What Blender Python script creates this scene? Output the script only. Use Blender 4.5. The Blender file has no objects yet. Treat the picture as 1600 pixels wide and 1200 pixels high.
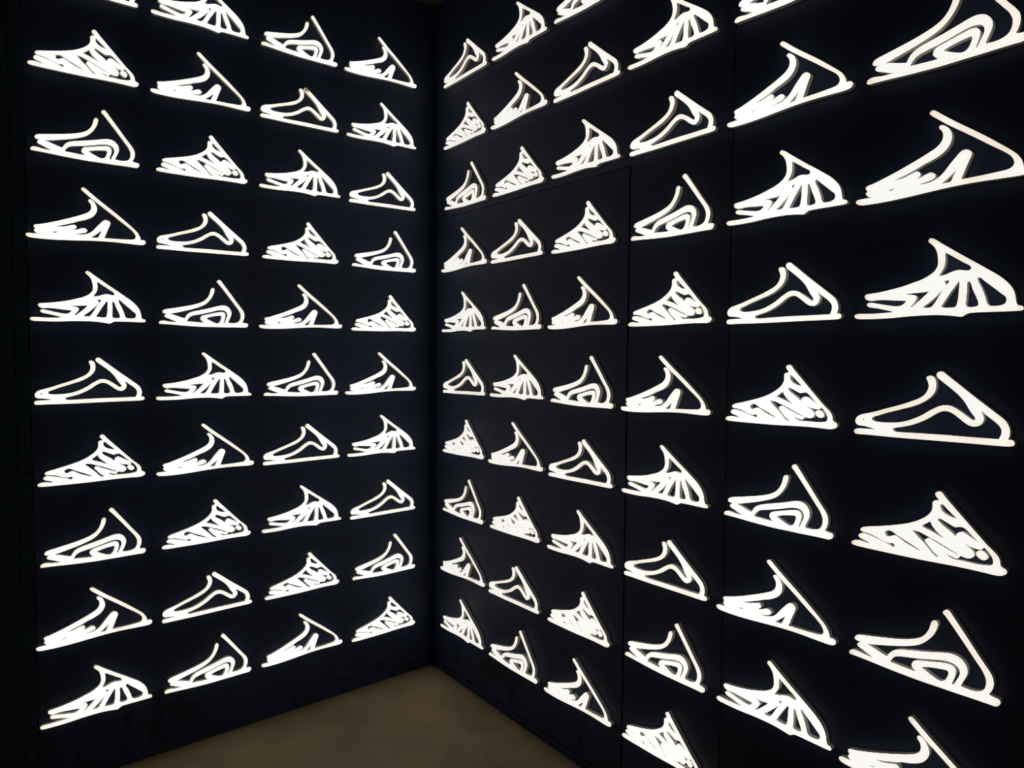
import bpy, math
import numpy as np
from mathutils import Matrix, Vector
from mathutils.geometry import delaunay_2d_cdt

scene = bpy.context.scene
COL = scene.collection

# ------------------------------------------------------------------ camera
# corner of the room at the origin, left wall along -X, right wall along -Y, floor at z = 0
cam_data = bpy.data.cameras.new('camera')
cam_data.sensor_width = 36.0
cam_data.lens = 36.0 * 1048.86 / 1600.0
cam_data.clip_start = 0.05
cam = bpy.data.objects.new('camera', cam_data)
COL.objects.link(cam)
right = Vector((0.78241252, -0.62270901, 0.00800851))
up = Vector((0.02202648, 0.0405226, 0.99893581))
fwd = Vector((0.62237086, 0.78140348, -0.04542148))
cam.matrix_world = Matrix(((right.x, up.x, -fwd.x, -1.63569),
                           (right.y, up.y, -fwd.y, -2.63192),
                           (right.z, up.z, -fwd.z, 1.4555),
                           (0, 0, 0, 1)))
scene.camera = cam

# ------------------------------------------------------------------ world, exposure
world = bpy.data.worlds.new('world')
scene.world = world
world.use_nodes = True
bg = world.node_tree.nodes['Background']
bg.inputs['Color'].default_value = (1.0, 0.86, 0.68, 1)     # dim warm light of the shop behind the viewer
bg.inputs['Strength'].default_value = 0.030
vs = scene.view_settings
vs.view_transform = 'Standard'
vs.look = 'None'
vs.exposure = 0.0
vs.gamma = 1.0
vs.use_curve_mapping = False
scene.cycles.filter_width = 1.0          # crisp edges like the sharpened photograph

# ------------------------------------------------------------------ materials
def material(name):
    m = bpy.data.materials.new(name)
    m.use_nodes = True
    nt = m.node_tree
    return m, nt, nt.nodes['Principled BSDF']


def wall_material(name, colour, stain):
    m, nt, p = material(name)
    N, L = nt.nodes, nt.links
    geo = N.new('ShaderNodeNewGeometry')
    noise = N.new('ShaderNodeTexNoise')
    noise.inputs['Scale'].default_value = 3.2
    noise.inputs['Detail'].default_value = 5.0
    L.new(geo.outputs['Position'], noise.inputs['Vector'])
    ramp = N.new('ShaderNodeValToRGB')
    ramp.color_ramp.elements[0].position = 0.35
    ramp.color_ramp.elements[0].color = tuple(0.8 * c for c in colour) + (1,)
    ramp.color_ramp.elements[1].position = 0.70
    ramp.color_ramp.elements[1].color = tuple(1.15 * c for c in colour) + (1,)
    L.new(noise.outputs['Fac'], ramp.inputs['Fac'])
    # shoe scuffs near the floor: patchy black marks with an outline of their own
    sn = N.new('ShaderNodeTexNoise')
    sn.inputs['Scale'].default_value = 6.5
    sn.inputs['Detail'].default_value = 3.0
    sn.inputs['Distortion'].default_value = 1.2
    L.new(geo.outputs['Position'], sn.inputs['Vector'])
    sr = N.new('ShaderNodeMapRange')
    sr.inputs['From Min'].default_value = 0.55
    sr.inputs['From Max'].default_value = 0.63
    L.new(sn.outputs['Fac'], sr.inputs['Value'])
    sep = N.new('ShaderNodeSeparateXYZ')
    L.new(geo.outputs['Position'], sep.inputs['Vector'])
    hr = N.new('ShaderNodeMapRange')
    hr.inputs['From Min'].default_value = 0.26
    hr.inputs['From Max'].default_value = 0.16
    L.new(sep.outputs['Z'], hr.inputs['Value'])
    mul = N.new('ShaderNodeMath'); mul.operation = 'MULTIPLY'
    L.new(sr.outputs['Result'], mul.inputs[0]); L.new(hr.outputs['Result'], mul.inputs[1])
    mul2 = N.new('ShaderNodeMath'); mul2.operation = 'MULTIPLY'
    mul2.inputs[1].default_value = stain
    L.new(mul.outputs[0], mul2.inputs[0])
    mix = N.new('ShaderNodeMix'); mix.data_type = 'RGBA'
    mix.inputs[7].default_value = (0.012, 0.010, 0.008, 1)
    L.new(mul2.outputs[0], mix.inputs[0]); L.new(ramp.outputs['Color'], mix.inputs[6])
    L.new(mix.outputs[2], p.inputs['Base Color'])
    p.inputs['Roughness'].default_value = 0.5
    p.inputs['Specular IOR Level'].default_value = 0.26
    fine = N.new('ShaderNodeTexNoise')
    fine.inputs['Scale'].default_value = 90.0
    L.new(geo.outputs['Position'], fine.inputs['Vector'])
    bump = N.new('ShaderNodeBump')
    bump.inputs['Strength'].default_value = 0.06
    bump.inputs['Distance'].default_value = 0.002
    L.new(fine.outputs['Fac'], bump.inputs['Height'])
    L.new(bump.outputs['Normal'], p.inputs['Normal'])
    return m


NAVY = wall_material('navy_wall_paint', (0.028, 0.045, 0.098), 0.55)
NAVY_TRIM = wall_material('navy_green_block_paint', (0.018, 0.040, 0.052), 0.0)


def floor_material():
    m, nt, p = material('brown_concrete')
    N, L = nt.nodes, nt.links
    geo = N.new('ShaderNodeNewGeometry')
    n1 = N.new('ShaderNodeTexNoise')
    n1.inputs['Scale'].default_value = 2.6
    n1.inputs['Detail'].default_value = 7.0
    n1.inputs['Roughness'].default_value = 0.6
    L.new(geo.outputs['Position'], n1.inputs['Vector'])
    ramp = N.new('ShaderNodeValToRGB')
    e = ramp.color_ramp.elements
    e[0].position = 0.30; e[0].color = (0.235, 0.170, 0.095, 1)
    e[1].position = 0.72; e[1].color = (0.45, 0.34, 0.205, 1)
    L.new(n1.outputs['Fac'], ramp.inputs['Fac'])
    v = N.new('ShaderNodeTexVoronoi')
    v.inputs['Scale'].default_value = 9.0
    L.new(geo.outputs['Position'], v.inputs['Vector'])
    sp = N.new('ShaderNodeMapRange')
    sp.inputs['From Min'].default_value = 0.04
    sp.inputs['From Max'].default_value = 0.09
    sp.inputs['To Min'].default_value = 0.55
    L.new(v.outputs['Distance'], sp.inputs['Value'])
    mix = N.new('ShaderNodeMix'); mix.data_type = 'RGBA'; mix.blend_type = 'MULTIPLY'
    mix.inputs[0].default_value = 0.5
    L.new(ramp.outputs['Color'], mix.inputs[6]); L.new(sp.outputs['Result'], mix.inputs[7])
    L.new(mix.outputs[2], p.inputs['Base Color'])
    p.inputs['Roughness'].default_value = 0.72
    p.inputs['Specular IOR Level'].default_value = 0.15
    bump = N.new('ShaderNodeBump')
    bump.inputs['Strength'].default_value = 0.08
    bump.inputs['Distance'].default_value = 0.003
    L.new(n1.outputs['Fac'], bump.inputs['Height'])
    L.new(bump.outputs['Normal'], p.inputs['Normal'])
    return m


CONCRETE = floor_material()
CEIL, _nt, _p = material('dark_ceiling_paint')
_p.inputs['Base Color'].default_value = (0.09, 0.08, 0.05, 1)
_p.inputs['Roughness'].default_value = 0.9
_n = _nt.nodes.new('ShaderNodeTexNoise'); _n.inputs['Scale'].default_value = 40
_b = _nt.nodes.new('ShaderNodeBump'); _b.inputs['Strength'].default_value = 0.05
_nt.links.new(_n.outputs['Fac'], _b.inputs['Height']); _nt.links.new(_b.outputs['Normal'], _p.inputs['Normal'])

GAP, _nt, _p = material('black_joint')
_p.inputs['Base Color'].default_value = (0.002, 0.002, 0.002, 1)
_p.inputs['Roughness'].default_value = 0.9

RETURN, _nt, _p = material('grey_sign_return')
_p.inputs['Base Color'].default_value = (0.76, 0.74, 0.68, 1)
_p.inputs['Emission Color'].default_value = (1.0, 0.90, 0.72, 1)     # milky side walls let a little light through
_p.inputs['Emission Strength'].default_value = 0.010
_p.inputs['Roughness'].default_value = 0.6
_p.inputs['Specular IOR Level'].default_value = 0.2


def acrylic_material():
    """Opal acrylic lit from inside: the face gives off more light where the LED channels run together."""
    m = bpy.data.materials.new('lit_opal_acrylic')
    m.use_nodes = True
    nt = m.node_tree
    N, L = nt.nodes, nt.links
    N.clear()
    out = N.new('ShaderNodeOutputMaterial')
    em = N.new('ShaderNodeEmission')
    att = N.new('ShaderNodeAttribute'); att.attribute_name = 'glow'
    ramp = N.new('ShaderNodeValToRGB')
    e = ramp.color_ramp.elements
    e[0].position = 0.0; e[0].color = (0.16, 0.14, 0.11, 1)          # a dead LED
    e[1].position = 0.75; e[1].color = (1.00, 0.985, 0.93, 1)
    for pos, c in ((0.12, (0.74, 0.62, 0.47, 1)), (0.24, (0.87, 0.76, 0.60, 1)), (0.40, (0.955, 0.86, 0.725, 1)), (0.55, (1.0, 0.96, 0.88, 1))):
        e.new(pos).color = c
    L.new(att.outputs['Fac'], ramp.inputs['Fac'])
    mr = N.new('ShaderNodeMapRange')
    mr.inputs['To Min'].default_value = 1.03                # front
    mr.inputs['To Max'].default_value = 3.2                 # cut edge of the acrylic, where the light is piped out
    edge = N.new('ShaderNodeAttribute'); edge.attribute_name = 'edge'
    L.new(edge.outputs['Fac'], mr.inputs['Value'])
    info = N.new('ShaderNodeObjectInfo')                   # column tone, with grazing-view dimming put into the emission colour
    mix = N.new('ShaderNodeMix'); mix.data_type = 'RGBA'; mix.blend_type = 'MULTIPLY'
    mix.inputs[0].default_value = 1.0
    L.new(ramp.outputs['Color'], mix.inputs[6]); L.new(info.outputs['Color'], mix.inputs[7])
    L.new(mix.outputs[2], em.inputs['Color'])
    L.new(mr.outputs['Result'], em.inputs['Strength'])
    L.new(em.outputs['Emission'], out.inputs['Surface'])
    m.cycles.emission_sampling = 'FRONT'
    return m


ACRYLIC = acrylic_material()

# ------------------------------------------------------------------ helpers
def link(name, mesh, parent=None, mat=None):
    o = bpy.data.objects.new(name, mesh)
    COL.objects.link(o)
    if mat is not None and not mesh.materials:
        mesh.materials.append(mat)
    if parent is not None:
        o.parent = parent
    return o


def prism(name, outline, to_world, depth, mat, parent=None):
    """Slab with a polygon front (list of (a, b)); to_world(a, b, d) -> xyz with d behind the front; edges eased."""
    n = len(outline)
    e = 0.0012
    c = []
    for i in range(n):                                     # inset front outline for a small eased edge
        p0, p1, p2 = outline[i - 1], outline[i], outline[(i + 1) % n]
        d1 = Vector((p1[0] - p0[0], p1[1] - p0[1])).normalized()
        d2 = Vector((p2[0] - p1[0], p2[1] - p1[1])).normalized()
        n1, n2 = Vector((-d1.y, d1.x)), Vector((-d2.y, d2.x))
        k = n1 + n2
        k *= 2 * e / max(k.length_squared, 1e-9)
        c.append((p1[0] + k.x, p1[1] + k.y))
    v = [to_world(a, b, 0) for a, b in c] + [to_world(a, b, e) for a, b in outline] + [to_world(a, b, depth) for a, b in outline]
    f = [tuple(range(n)), tuple(range(3 * n - 1, 2 * n - 1, -1))]
    for i in range(n):
        j = (i + 1) % n
        f.append((i + n, j + n, j, i))
        f.append((i + 2 * n, j + 2 * n, j + n, i + n))
    me = bpy.data.meshes.new(name)
    me.from_pydata(v, [], f)
    me.update()
    import bmesh
    bm = bmesh.new(); bm.from_mesh(me)
    bmesh.ops.recalc_face_normals(bm, faces=bm.faces)
    bm.to_mesh(me); bm.free()
    return link(name, me, parent, mat)


def structure(o):
    o['kind'] = 'structure'
    return o


def rect(a0, a1, b0, b1):
    return [(a0, b0), (a1, b0), (a1, b1), (a0, b1)]


ROOM_H = 2.998
left_at = lambda a, b, d: (-a, d, b)          # a = distance from the corner, b = height, d = depth behind the surface
right_at = lambda a, b, d: (d, -a, b)

# ------------------------------------------------------------------ room shell
fl = prism('floor', rect(-0.03, 4.2, -0.03, 4.2), lambda a, b, d: (-a, -b, -d), 0.05, CONCRETE)
structure(fl)
ce = prism('ceiling', rect(-0.03, 4.2, -0.03, 4.2), lambda a, b, d: (-a, -b, ROOM_H + d), 0.05, CEIL)
structure(ce)

PT = 0.016      # panel thickness; the joints between panels show the black backing
wl = structure(prism('wall_left', rect(-0.06, 4.2, -0.03, ROOM_H + 0.03), lambda a, b, d: left_at(a, b, d + PT), 0.05, GAP))
prism('wall_panel', rect(-0.012, 1.505, 0.002, ROOM_H), left_at, PT, NAVY, wl)
JOINTS = [0.002, 0.345, 0.583, 0.821, 1.059, 1.292, 1.533, 1.772, 2.010, 2.248, 2.486, 2.724, ROOM_H]
for a0, a1 in ((1.5075, 1.543), (1.5455, 1.98), (1.9825, 2.42)):
    for b0, b1 in zip(JOINTS[:-1], JOINTS[1:]):
        prism('wall_block', rect(a0, a1, b0 + 0.0012, b1 - 0.0012), left_at, PT, NAVY_TRIM, wl)
prism('wall_panel', rect(2.4225, 4.2, 0.002, ROOM_H), left_at, PT, NAVY, wl)

wr = structure(prism('wall_right', rect(-0.06, 4.2, -0.03, ROOM_H + 0.03), lambda a, b, d: right_at(a, b, d + PT), 0.05, GAP))
DOOR_L, DOOR_R, DOOR_T = 0.030, 1.170, 2.052
prism('wall_panel', [(0.0, 0.002), (DOOR_L - 0.003, 0.002), (DOOR_L - 0.003, DOOR_T + 0.0016), (DOOR_R + 0.006, DOOR_T + 0.0016),
                     (DOOR_R + 0.006, 0.002), (1.5425, 0.002), (1.5425, ROOM_H), (0.0, ROOM_H)], right_at, PT, NAVY, wr)
prism('wall_panel', rect(1.545, 2.75, 0.002, ROOM_H), right_at, PT, NAVY, wr)
prism('wall_panel', rect(2.7525, 4.2, 0.002, ROOM_H), right_at, PT, NAVY, wr)
structure(prism('door_1', rect(DOOR_L, DOOR_R, 0.030, DOOR_T), right_at, PT, NAVY))
structure(prism('baseboard_right', rect(0.0, 4.2, 0.0, 0.027), lambda a, b, d: right_at(a, b, d - 0.004), 0.004, NAVY))

# ------------------------------------------------------------------ sneaker signs
# outlines in 0.1 mm, x to the right, z up, origin at the middle of the sole
SHAPES = {
    'A': dict(
        outer=[
            '-67,1262 -46,1308 11,1325 68,1304 115,1230 134,1131 125,1017 81,915 4,822 -130,718 -314,624 -502,559 -695,493 -891,426 -1066,356 -1155,322 -1180,293 -1171,262 -1129,238 -1036,225 -835,228 -638,250 -446,298 -282,368 -122,458 13,557 124,628 212,676 300,700 410,692 498,653 586,598 695,518 793,443 846,416 876,433 869,473 832,526 777,607 721,707 665,799 598,881 509,972 375,1089 239,1200 152,1279 130,1339 150,1394 205,1421 259,1410 322,1354 479,1224 699,1037 892,876 1061,740 1226,606 1359,498 1430,422 1472,334 1494,243 1488,149 1463,78 1520,75 1563,51 1578,-1 1555,-48 1505,-67 1250,-78 842,-82 414,-88 -34,-95 -481,-104 -875,-105 -1258,-104 -1482,-107 -1544,-96 -1572,-52 -1563,-5 -1513,30 -1420,39 -1263,43 -1102,44 -1238,75 -1356,94 -1462,101 -1530,139 -1551,219 -1514,305 -1430,366 -1300,406 -1095,467 -895,540 -698,608 -506,678 -318,760 -180,829 -90,906 -36,997 -16,1087 -35,1182',
        ],
        holes=[
            '-726,92 -693,43 -643,32 -486,34 -155,46 299,58 732,59 1145,66 1305,68 1315,107 1339,169 1342,240 1320,309 1264,375 1172,454 1068,537 977,619 1017,533 1036,462 1014,374 963,312 882,276 787,289 701,338 592,426 481,511 393,554 305,560 217,534 107,463 -26,364 -185,274 -347,200 -513,149 -658,112',
            '-1350,250 -1355,236 -1368,229 -1381,234 -1387,247 -1382,261 -1369,267 -1356,263',
        ],
    ),
    'B': dict(
        outer=[
            '213,1252 236,1298 286,1325 334,1312 353,1259 336,1156 295,1040 224,912 125,787 12,688 -128,612 -317,538 -560,460 -810,389 -1040,330 -1124,314 -961,272 -805,218 -666,178 -629,254 -569,336 -484,396 -387,436 -171,494 63,554 291,620 513,688 623,707 732,696 820,653 897,569 937,459 932,357 897,256 850,149 822,73 925,64 1031,67 1124,88 1196,127 1245,196 1268,291 1265,388 1235,475 1180,576 1093,692 962,867 806,1074 624,1312 487,1481 434,1538 450,1596 504,1631 560,1615 640,1514 776,1329 954,1088 1108,873 1238,701 1334,574 1388,473 1408,347 1388,217 1334,102 1391,82 1492,72 1528,51 1538,-8 1507,-70 1448,-104 1326,-105 1037,-107 716,-114 383,-116 38,-121 -321,-112 -693,-96 -1028,-75 -1347,-61 -1483,-54 -1511,-22 -1494,32 -1432,71 -1338,77 -1163,47 -935,36 -1059,85 -1193,143 -1301,188 -1329,226 -1309,281 -1246,319 -1331,318 -1386,346 -1388,402 -1349,452 -1270,482 -1073,523 -816,578 -566,634 -322,701 -133,772 6,853 107,963 172,1089 203,1202',
        ],
        holes=[
            '-593,78 -551,156 -491,224 -418,264 -261,305 -25,360 206,424 430,489 563,512 662,506 740,472 785,401 792,328 765,242 718,135 680,49 653,56 675,131 710,246 722,339 705,408 653,452 565,462 432,438 252,392 69,342 -47,312 -105,278 -139,220 -144,165 -111,111 -39,55 -110,54 -254,60 -424,71',
            '58,196 166,237 325,277 481,303 559,309 582,277 563,188 522,96 467,49 400,40 286,81 169,137 86,179',
        ],
    ),
    'C': dict(
        outer=[
            '-194,1617 -171,1662 -115,1671 -58,1639 67,1532 290,1345 508,1174 720,1009 928,841 1132,666 1292,526 1411,406 1479,302 1512,216 1526,144 1607,153 1660,124 1678,76 1665,23 1622,-13 1524,-32 1156,-29 755,-21 336,-30 -103,-59 -564,-97 -925,-119 -1301,-126 -1587,-113 -1667,-84 -1700,-32 -1683,10 -1631,28 -1461,33 -1270,35 -1409,46 -1468,101 -1482,143 -1450,177 -1480,231 -1486,277 -1448,310 -1316,340 -1066,422 -823,510 -587,606 -356,705 -176,789 -22,877 63,979 82,1084 57,1175 10,1235 -2,1280 19,1311 74,1312 141,1268 198,1198 245,1092 253,982 220,869 147,765 51,689 -103,612 -260,557 -373,504 -488,457 -628,404 -890,318 -673,345 -533,393 -440,427 -382,428 -337,384 -333,330 -366,294 -421,263 -342,277 -229,330 -139,356 -83,342 -39,296 -41,243 -89,203 -201,170 -361,143 -246,136 -110,155 22,218 129,318 233,455 337,577 419,666 471,695 534,695 598,661 631,602 623,545 584,446 527,297 478,163 447,93 586,99 853,107 1112,122 1267,136 1333,168 1364,225 1348,308 1297,388 1177,499 934,687 726,853 513,1018 295,1185 73,1358 -64,1477 -156,1558',
        ],
        holes=[
            '78,72 157,130 263,219 359,315 337,259 297,176 256,89 181,77',
            '-1002,114 -934,141 -856,155 -908,118',
        ],
    ),
    'D': dict(
        outer=[
            '-125,1560 -106,1607 -59,1619 3,1588 162,1465 386,1299 604,1140 817,989 1025,837 1188,715 1310,600 1401,489 1463,370 1491,253 1507,149 1535,97 1587,87 1619,63 1632,21 1609,-16 1553,-25 1351,-28 1055,-27 810,-28 685,-38 623,-69 578,-99 529,-106 432,-91 257,-67 34,-51 -240,-52 -522,-62 -812,-83 -1112,-93 -1421,-90 -1567,-83 -1626,-56 -1646,-14 -1629,28 -1571,48 -1347,44 -1091,44 -802,58 -967,102 -1145,147 -1300,176 -1352,205 -1372,246 -1350,285 -1290,298 -1200,283 -1021,242 -846,206 -723,187 -638,196 -579,229 -528,288 -776,309 -1024,334 -1176,337 -1253,328 -1309,329 -1370,351 -1416,396 -1425,451 -1387,491 -1310,502 -1106,524 -857,567 -616,620 -404,686 -220,747 -63,835 25,914 71,1009 76,1132 53,1283 21,1373 -26,1441 -73,1489 -108,1520',
        ],
        holes=[
            '204,1266 246,1247 391,1146 566,1021 673,951 699,910 682,871 634,863 528,885 442,886 336,856 228,812 100,793 143,859 185,929 215,1020 222,1117 215,1204',
            '206,669 311,687 266,588 248,599 229,642',
            '249,579 205,513 130,425 22,312 -88,213 -186,143 -158,131 -40,130 -4,154 90,300 174,456',
            '-543,443 -396,449 -210,457 -78,471 -129,416 -229,317 -342,211 -419,144 -439,160 -377,223 -339,282 -315,337 -338,394 -395,421',
            '474,640 494,624 490,484 480,290 462,169 436,117 382,107 207,116 167,128 215,207 308,374 411,538',
            '643,613 677,634 702,584 742,454 809,294 848,185 846,125 805,106 702,101 640,124 637,281 642,449',
            '821,684 851,696 952,605 1097,474 1241,338 1317,268 1335,209 1316,145 1249,112 1130,104 1050,115 1016,152 970,308 906,478 840,609',
        ],
    ),
    'E': dict(
        outer=[
            '199,1425 229,1470 284,1490 330,1472 422,1359 581,1183 803,942 1021,705 1191,525 1316,410 1388,331 1427,245 1438,164 1461,127 1509,108 1547,73 1551,24 1519,-22 1452,-59 1373,-73 1170,-69 837,-66 403,-77 -52,-94 -531,-101 -906,-102 -1243,-103 -1457,-94 -1525,-73 -1540,-35 -1509,14 -1434,42 -1327,47 -1195,27 -1100,18 -1196,63 -1302,94 -1362,122 -1382,165 -1359,211 -1294,239 -1175,226 -1044,198 -914,159 -787,120 -685,90 -622,64 -586,86 -592,124 -632,142 -691,126 -787,136 -915,180 -1045,228 -1176,254 -1268,264 -1321,277 -1344,314 -1324,360 -1259,393 -1052,447 -799,515 -553,588 -361,656 -197,734 -36,839 76,938 141,1040 156,1130 154,1218 170,1259 219,1286 264,1286 277,1299 249,1332 216,1374',
            '620,593 638,642 684,687 737,698 802,675 920,602 1026,541 1100,499 1130,458 1113,410 1062,388 969,398 863,422 777,452 701,487 646,534',
            '997,297 1012,344 1063,381 1125,374 1187,328 1216,265 1193,209 1133,184 1058,211 1015,252',
        ],
        holes=[
            '315,1225 361,1205 452,1119 565,1016 629,961 566,966 478,991 388,1037 331,1096 311,1168',
            '-46,659 37,722 126,797 163,713 234,625 327,544 406,488 362,496 271,537 133,596 17,633',
            '271,872 299,895 349,880 439,838 539,791 605,767 691,790 766,786 853,718 961,612 1058,524 1149,447 1220,375 1278,292 1303,214 1295,145 1246,110 1144,92 1000,80 832,84 725,85 618,80 530,101 437,167 540,131 617,108 671,106 704,147 711,178 748,172 808,157 872,156 934,183 974,242 968,302 917,364 799,435 690,509 601,589 511,669 409,736 330,795 283,839',
            '-230,527 -178,530 -72,514 34,477 115,446 230,405 389,333 524,271 674,206 670,188 514,248 379,307 220,378 104,428 52,404 30,366 45,328 86,281 146,207 228,124 316,66 276,54 218,81 136,164 28,283 -92,395 -189,488',
            '-797,379 -708,414 -646,409 -545,353 -373,272 -203,193 -83,130 -31,98 -82,109 -201,152 -346,210 -495,295 -582,335 -667,310 -716,284 -761,279 -788,322',
        ],
    ),
}
# wall, column (left wall: outer column first), row, kind, distance from the corner, height of the sole
SIGNS = [
    ('L', 0, -4, 'A', 1.3238, 2.6206),
    ('L', 0, -3, 'E', 1.3232, 2.3548),
    ('L', 0, -2, 'B', 1.3239, 2.0874),
    ('L', 0, -1, 'C', 1.3223, 1.8204),
    ('L', 0, 0, 'D', 1.322, 1.5551),
    ('L', 0, 1, 'A', 1.3238, 1.2894),
    ('L', 0, 2, 'E', 1.3233, 1.0238),
    ('L', 0, 3, 'B', 1.3241, 0.7568),
    ('L', 0, 4, 'C', 1.3218, 0.4911),
    ('L', 0, 5, 'D', 1.3214, 0.2268),
    ('L', 1, -4, 'D', 0.9636, 2.619),
    ('L', 1, -3, 'C', 0.9638, 2.3545),
    ('L', 1, -2, 'E', 0.9658, 2.0877),
    ('L', 1, -1, 'A', 0.966, 1.8207),
    ('L', 1, 0, 'B', 0.9674, 1.5546),
    ('L', 1, 1, 'D', 0.9667, 1.2893),
    ('L', 1, 2, 'C', 0.9643, 1.0232),
    ('L', 1, 3, 'E', 0.9666, 0.7575),
    ('L', 1, 4, 'A', 0.9665, 0.4917),
    ('L', 1, 5, 'B', 0.9683, 0.2283),
    ('L', 2, -4, 'B', 0.605, 2.6172),
    ('L', 2, -3, 'A', 0.6047, 2.3531),
    ('L', 2, -2, 'D', 0.6033, 2.0877),
    ('L', 2, -1, 'E', 0.605, 1.8217),
    ('L', 2, 0, 'C', 0.6032, 1.5554),
    ('L', 2, 1, 'B', 0.6068, 1.2894),
    ('L', 2, 2, 'A', 0.6062, 1.0246),
    ('L', 2, 3, 'D', 0.6052, 0.7582),
    ('L', 2, 4, 'E', 0.6069, 0.4929),
    ('L', 2, 5, 'C', 0.6064, 0.23),
    ('L', 3, -4, 'C', 0.251, 2.6161),
    ('L', 3, -3, 'D', 0.2482, 2.352),
    ('L', 3, -2, 'A', 0.2455, 2.0869),
    ('L', 3, -1, 'B', 0.2395, 1.8201),
    ('L', 3, 0, 'E', 0.2402, 1.5557),
    ('L', 3, 1, 'C', 0.2526, 1.2894),
    ('L', 3, 2, 'D', 0.2495, 1.0242),
    ('L', 3, 3, 'A', 0.2449, 0.7582),
    ('L', 3, 4, 'B', 0.2412, 0.4923),
    ('L', 3, 5, 'E', 0.2422, 0.2289),
    ('R', 0, -4, 'A', 0.2437, 2.6182),
    ('R', 0, -3, 'E', 0.2413, 2.3521),
    ('R', 0, -2, 'B', 0.2479, 2.0866),
    ('R', 0, -1, 'C', 0.2417, 1.822),
    ('R', 0, 0, 'D', 0.2415, 1.5558),
    ('R', 0, 1, 'A', 0.2451, 1.289),
    ('R', 0, 2, 'E', 0.2421, 1.0242),
    ('R', 0, 3, 'B', 0.2408, 0.7565),
    ('R', 0, 4, 'C', 0.2417, 0.49),
    ('R', 0, 5, 'D', 0.2381, 0.2237),
    ('R', 1, -4, 'D', 0.601, 2.6175),
    ('R', 1, -3, 'C', 0.6017, 2.3539),
    ('R', 1, -2, 'E', 0.6002, 2.0858),
    ('R', 1, -1, 'A', 0.5952, 1.8242),
    ('R', 1, 0, 'B', 0.5956, 1.556),
    ('R', 1, 1, 'D', 0.6016, 1.2898),
    ('R', 1, 2, 'C', 0.5988, 1.0227),
    ('R', 1, 3, 'E', 0.5979, 0.7561),
    ('R', 1, 4, 'A', 0.5956, 0.4884),
    ('R', 1, 5, 'B', 0.5934, 0.222),
    ('R', 2, -4, 'B', 0.9545, 2.6238),
    ('R', 2, -3, 'A', 0.9617, 2.3536),
    ('R', 2, -2, 'D', 0.9621, 2.087),
    ('R', 2, -1, 'E', 0.9553, 1.8224),
    ('R', 2, 0, 'C', 0.9557, 1.5553),
    ('R', 2, 1, 'B', 0.9571, 1.2872),
    ('R', 2, 2, 'A', 0.9558, 1.0215),
    ('R', 2, 3, 'D', 0.9596, 0.7527),
    ('R', 2, 4, 'E', 0.9556, 0.4859),
    ('R', 2, 5, 'C', 0.956, 0.2177),
    ('R', 3, -3, 'D', 1.3166, 2.355),
    ('R', 3, -2, 'A', 1.3227, 2.0868),
    ('R', 3, -1, 'B', 1.3276, 1.8184),
    ('R', 3, 0, 'E', 1.325, 1.5529),
    ('R', 3, 1, 'C', 1.3151, 1.286),
    ('R', 3, 2, 'D', 1.3188, 1.02),
    ('R', 3, 3, 'A', 1.3271, 0.7557),
    ('R', 3, 4, 'B', 1.3306, 0.4891),
    ('R', 3, 5, 'E', 1.326, 0.2203),
    ('R', 4, -3, 'B', 1.684, 2.3556),
    ('R', 4, -2, 'C', 1.6868, 2.0868),
    ('R', 4, -1, 'D', 1.6869, 1.8182),
    ('R', 4, 0, 'A', 1.6862, 1.5507),
    ('R', 4, 1, 'E', 1.687, 1.2842),
    ('R', 4, 2, 'B', 1.686, 1.0171),
    ('R', 4, 3, 'C', 1.6868, 0.7511),
    ('R', 4, 4, 'D', 1.6886, 0.4875),
    ('R', 5, -2, 'B', 2.0369, 2.0863),
    ('R', 5, -1, 'C', 2.0397, 1.8181),
    ('R', 5, 0, 'D', 2.0392, 1.5503),
    ('R', 5, 1, 'A', 2.0391, 1.2828),
    ('R', 5, 2, 'E', 2.0379, 1.0168),
    ('R', 5, 3, 'B', 2.0377, 0.7494),
    ('R', 5, 4, 'C', 2.0397, 0.4819),
]

DEPTH, LIP = 0.017, 0.0018


def parse(s):
    return np.array([[float(v) for v in t.split(',')] for t in s.split()]) * 1e-4


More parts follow.
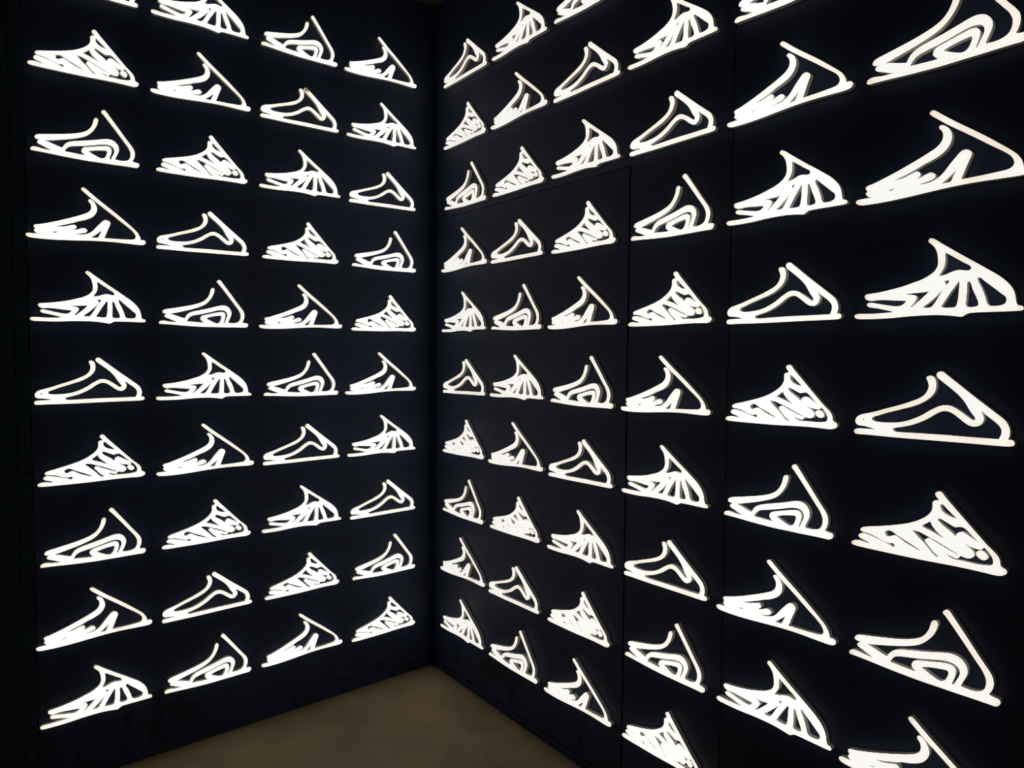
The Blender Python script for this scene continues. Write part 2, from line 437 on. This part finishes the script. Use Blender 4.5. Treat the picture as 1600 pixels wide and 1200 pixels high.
def smooth(pts, step=0.0018, corner=math.radians(74)):
    """Centripetal Catmull-Rom through the points; sharp notches stay corners."""
    n = len(pts)
    sharp = []
    for i in range(n):
        a, b = pts[i] - pts[i - 1], pts[(i + 1) % n] - pts[i]
        d = math.atan2(a[0] * b[1] - a[1] * b[0], float(a @ b))
        sharp.append(abs(d) > corner)
    out = []
    for i in range(n):
        p1, p2 = pts[i], pts[(i + 1) % n]
        p0 = p1 * 2 - p2 if sharp[i] else pts[i - 1]
        p3 = p2 * 2 - p1 if sharp[(i + 1) % n] else pts[(i + 2) % n]
        k = max(1, int(math.ceil(np.linalg.norm(p2 - p1) / step)))
        t0 = 0.0
        t1 = t0 + max(np.linalg.norm(p1 - p0), 1e-6) ** 0.5
        t2 = t1 + max(np.linalg.norm(p2 - p1), 1e-6) ** 0.5
        t3 = t2 + max(np.linalg.norm(p3 - p2), 1e-6) ** 0.5
        for j in range(k):
            t = t1 + (t2 - t1) * j / k
            A1 = p0 * (t1 - t) / (t1 - t0) + p1 * (t - t0) / (t1 - t0)
            A2 = p1 * (t2 - t) / (t2 - t1) + p2 * (t - t1) / (t2 - t1)
            A3 = p2 * (t3 - t) / (t3 - t2) + p3 * (t - t2) / (t3 - t2)
            B1 = A1 * (t2 - t) / (t2 - t0) + A2 * (t - t0) / (t2 - t0)
            B2 = A2 * (t3 - t) / (t3 - t1) + A3 * (t - t1) / (t3 - t1)
            out.append(B1 * (t2 - t) / (t2 - t1) + B2 * (t - t1) / (t2 - t1))
    out = np.array(out)
    area = 0.5 * np.sum(out[:, 0] * np.roll(out[:, 1], -1) - np.roll(out[:, 0], -1) * out[:, 1])
    return out if area > 0 else out[::-1].copy()           # counter-clockwise


def inset(lp, d):
    """Move a counter-clockwise loop inwards by d (outwards for d < 0)."""
    a, b = lp - np.roll(lp, 1, 0), np.roll(lp, -1, 0) - lp
    a /= np.maximum(np.linalg.norm(a, axis=1, keepdims=True), 1e-9)
    b /= np.maximum(np.linalg.norm(b, axis=1, keepdims=True), 1e-9)
    n = np.stack([-(a + b)[:, 1], (a + b)[:, 0]], 1)
    k = np.linalg.norm(n, axis=1, keepdims=True)
    return lp + d * n / np.maximum(k, 0.35)


def inside(q, loops):
    """Even-odd test of points q against all loops."""
    c = np.zeros(len(q), bool)
    for lp in loops:
        a, b = lp, np.roll(lp, -1, 0)
        for s in range(0, len(q), 4000):
            x, y = q[s:s + 4000, 0][:, None], q[s:s + 4000, 1][:, None]
            hit = (a[:, 1] > y) != (b[:, 1] > y)
            with np.errstate(divide='ignore', invalid='ignore'):
                xc = (b[:, 0] - a[:, 0]) * (y - a[:, 1]) / (b[:, 1] - a[:, 1]) + a[:, 0]
            c[s:s + 4000] ^= (np.sum(hit & (x < xc), 1) % 2).astype(bool)
    return c


def glow_field(loops):
    """Share of lit channel around each spot (the LED channels spill into one another)."""
    g = 0.002
    x0, z0, nx, nz = -0.20, -0.05, 201, 131
    X, Z = np.meshgrid(x0 + g * np.arange(nx), z0 + g * np.arange(nz))
    m = inside(np.stack([X.ravel(), Z.ravel()], 1), loops).reshape(nz, nx).astype(float)
    r = np.arange(-20, 21) * g
    k = np.exp(-0.5 * (r / 0.0095) ** 2); k /= k.sum()
    m = np.apply_along_axis(lambda v: np.convolve(v, k, 'same'), 0, m)
    m = np.apply_along_axis(lambda v: np.convolve(v, k, 'same'), 1, m)

    def sample(p):
        fx = np.clip((p[:, 0] - x0) / g, 0, nx - 2); fz = np.clip((p[:, 1] - z0) / g, 0, nz - 2)
        i, j = fx.astype(int), fz.astype(int); u, w = fx - i, fz - j
        return m[j, i] * (1 - u) * (1 - w) + m[j, i + 1] * u * (1 - w) + m[j + 1, i] * (1 - u) * w + m[j + 1, i + 1] * u * w
    return sample


def triangulate(loops, grid):
    vs_, es_ = [], []
    for lp in loops:
        b = len(vs_)
        vs_ += [Vector(p) for p in lp]
        es_ += [(b + i, b + (i + 1) % len(lp)) for i in range(len(lp))]
    if grid:
        allp = np.concatenate(loops)
        lo, hi = allp.min(0), allp.max(0)
        pts = []
        for r_, zz in enumerate(np.arange(lo[1], hi[1], grid * 0.866)):
            for xx in np.arange(lo[0] + (grid / 2 if r_ % 2 else 0), hi[0], grid):
                pts.append((xx, zz))
        pts = np.array(pts)
        pts = pts[inside(pts, loops)]
        bd = np.min(np.linalg.norm(pts[:, None, :] - allp[None, :, :], axis=2), 1)
        pts = pts[bd > grid * 0.45]
        vs_ += [Vector(p) for p in pts]
    v, e, f, *_ = delaunay_2d_cdt(vs_, es_, [], 0, 1e-7)
    v = np.array([tuple(p) for p in v]); f = np.array([tuple(t) for t in f if len(t) == 3])
    c = v[f].mean(1)
    f = f[inside(c, loops)]
    a = v[f]
    cr = (a[:, 1, 0] - a[:, 0, 0]) * (a[:, 2, 1] - a[:, 0, 1]) - (a[:, 1, 1] - a[:, 0, 1]) * (a[:, 2, 0] - a[:, 0, 0])
    f[cr < 0] = f[cr < 0][:, ::-1]
    return v, f


def panel_mesh(name, loops, glow):
    """Front face plus the lit edge (lip) of the acrylic."""
    v, f = triangulate(loops, 0.0045)
    V = [(x, -DEPTH, z) for x, z in v]
    F = [tuple(int(i) for i in t) for t in f]
    G = list(glow(v))
    E = [0.0] * len(G)
    for k, lp in enumerate(loops):
        ring = lp if k == 0 else lp[::-1]
        b, n = len(V), len(ring)
        V += [(x, -DEPTH, z) for x, z in ring] + [(x, -DEPTH + LIP, z) for x, z in ring]
        g = list(glow(ring)); G += g + g; E += [1.0] * (2 * n)
        F += [(b + i, b + n + i, b + n + (i + 1) % n, b + (i + 1) % n) for i in range(n)]
    me = bpy.data.meshes.new(name)
    me.from_pydata(V, [], F)
    at = me.attributes.new('glow', 'FLOAT', 'POINT')
    at.data.foreach_set('value', np.array(G, dtype=np.float32))
    me.attributes.new('edge', 'FLOAT', 'POINT').data.foreach_set('value', np.array(E, dtype=np.float32))
    me.update()
    me.materials.append(ACRYLIC)
    return me


def return_mesh(name, loops):
    """Side walls of the channel and the plate screwed to the wall."""
    V, F = [], []
    for k, lp in enumerate(loops):
        ring = lp if k == 0 else lp[::-1]
        b, n = len(V), len(ring)
        V += [(x, -DEPTH + LIP, z) for x, z in ring] + [(x, 0.0, z) for x, z in ring]
        F += [(b + i, b + n + i, b + n + (i + 1) % n, b + (i + 1) % n) for i in range(n)]
    v, f = triangulate(loops, 0)
    b = len(V)
    V += [(x, -0.0003, z) for x, z in v]
    F += [tuple(b + int(i) for i in t) for t in f]
    me = bpy.data.meshes.new(name)
    me.from_pydata(V, [], F)
    me.update()
    me.materials.append(RETURN)
    return me


def build_kind(t):
    s = SHAPES[t]
    d = 0.0006                      # the photographed outlines bloom a little
    outer = [inset(smooth(parse(p)), d) for p in s['outer']]
    holes = [inset(smooth(parse(p)), -d) for p in s['holes']]
    glow = glow_field(outer + holes)
    kinds = [('face_panel', 'side_return', [outer[0]] + holes)]
    for nm, o in zip(('lozenge_panel', 'dot_panel'), outer[1:]):
        kinds.append((nm, 'side_return', [o]))
    return [(a, panel_mesh(a, lp, glow), b, return_mesh(b, lp)) for a, b, lp in kinds]


KINDS = {t: build_kind(t) for t in SHAPES}

LOOK = {'A': 'wavy stripe', 'B': 'nested arches', 'C': 'inner peak', 'D': 'fanned ribs', 'E': 'slanted scribble'}
NTH = ['first', 'second', 'third', 'fourth', 'fifth', 'sixth', 'seventh', 'eighth', 'ninth', 'tenth']


DEAD_LED = ('L', 2, -3)          # the heel tip of this sign has gone dark


def dead_tip(me):
    me = me.copy()
    n = len(me.vertices)
    co = np.empty(n * 3); me.vertices.foreach_get('co', co); co = co.reshape(-1, 3)
    tip = co[np.argmax(co[:, 2])]
    d = np.linalg.norm(co - tip, axis=1)
    k = np.clip((d - 0.012) / 0.028, 0, 1)
    k[co[:, 0] < tip[0] - 0.008] = 1.0
    g = np.empty(n, dtype=np.float32); me.attributes['glow'].data.foreach_get('value', g)
    me.attributes['glow'].data.foreach_set('value', (g * k).astype(np.float32))
    return me


def make_sign(wall, col, row, t, u, z):
    root = bpy.data.objects.new('sneaker_sign', None)
    root.empty_display_size = 0.05
    COL.objects.link(root)
    u += DEPTH                                              # measured from the corner of the wall surfaces
    if wall == 'L':
        root.location = (-u, 0, z)
    else:
        root.location = (0, -u, z)
        root.rotation_euler = (0, 0, -math.pi / 2)
    side = 'left' if wall == 'L' else 'right'
    nth = NTH[3 - col] if wall == 'L' else NTH[col]
    # place in the column, counted among the signs that show in the picture
    rows = sorted(r for (w, c, r, *_r) in SIGNS if w == wall and c == col)
    root['label'] = 'glowing sneaker sign with %s, %s wall, %s column from corner, %s from top' % (LOOK[t], side, nth, NTH[rows.index(row)])
    root['category'] = 'sign'
    root['group'] = 'glowing sneaker signs in rows on the two walls'
    b = BRIGHT.get((wall, col), 1.0)
    for pn, pm, rn, rm in KINDS[t]:
        if (wall, col, row) == DEAD_LED:
            pm = dead_tip(pm)
        o = bpy.data.objects.new(pn, pm)
        COL.objects.link(o)
        o.parent = root
        o.color = (b, b, b, 1)
        r_ = bpy.data.objects.new(rn, rm)
        COL.objects.link(r_)
        r_.parent = root if pn == 'face_panel' else o
    return root


# tone per column: greying at grazing view and overexposed whiteness put into emission colour
BRIGHT = {('L', 0): 1.04, ('L', 1): 1.05, ('L', 2): 1.05, ('L', 3): 1.05, ('R', 0): 0.87, ('R', 1): 0.89, ('R', 2): 0.93, ('R', 4): 1.06, ('R', 5): 0.93}
for s in SIGNS:
    make_sign(*s)
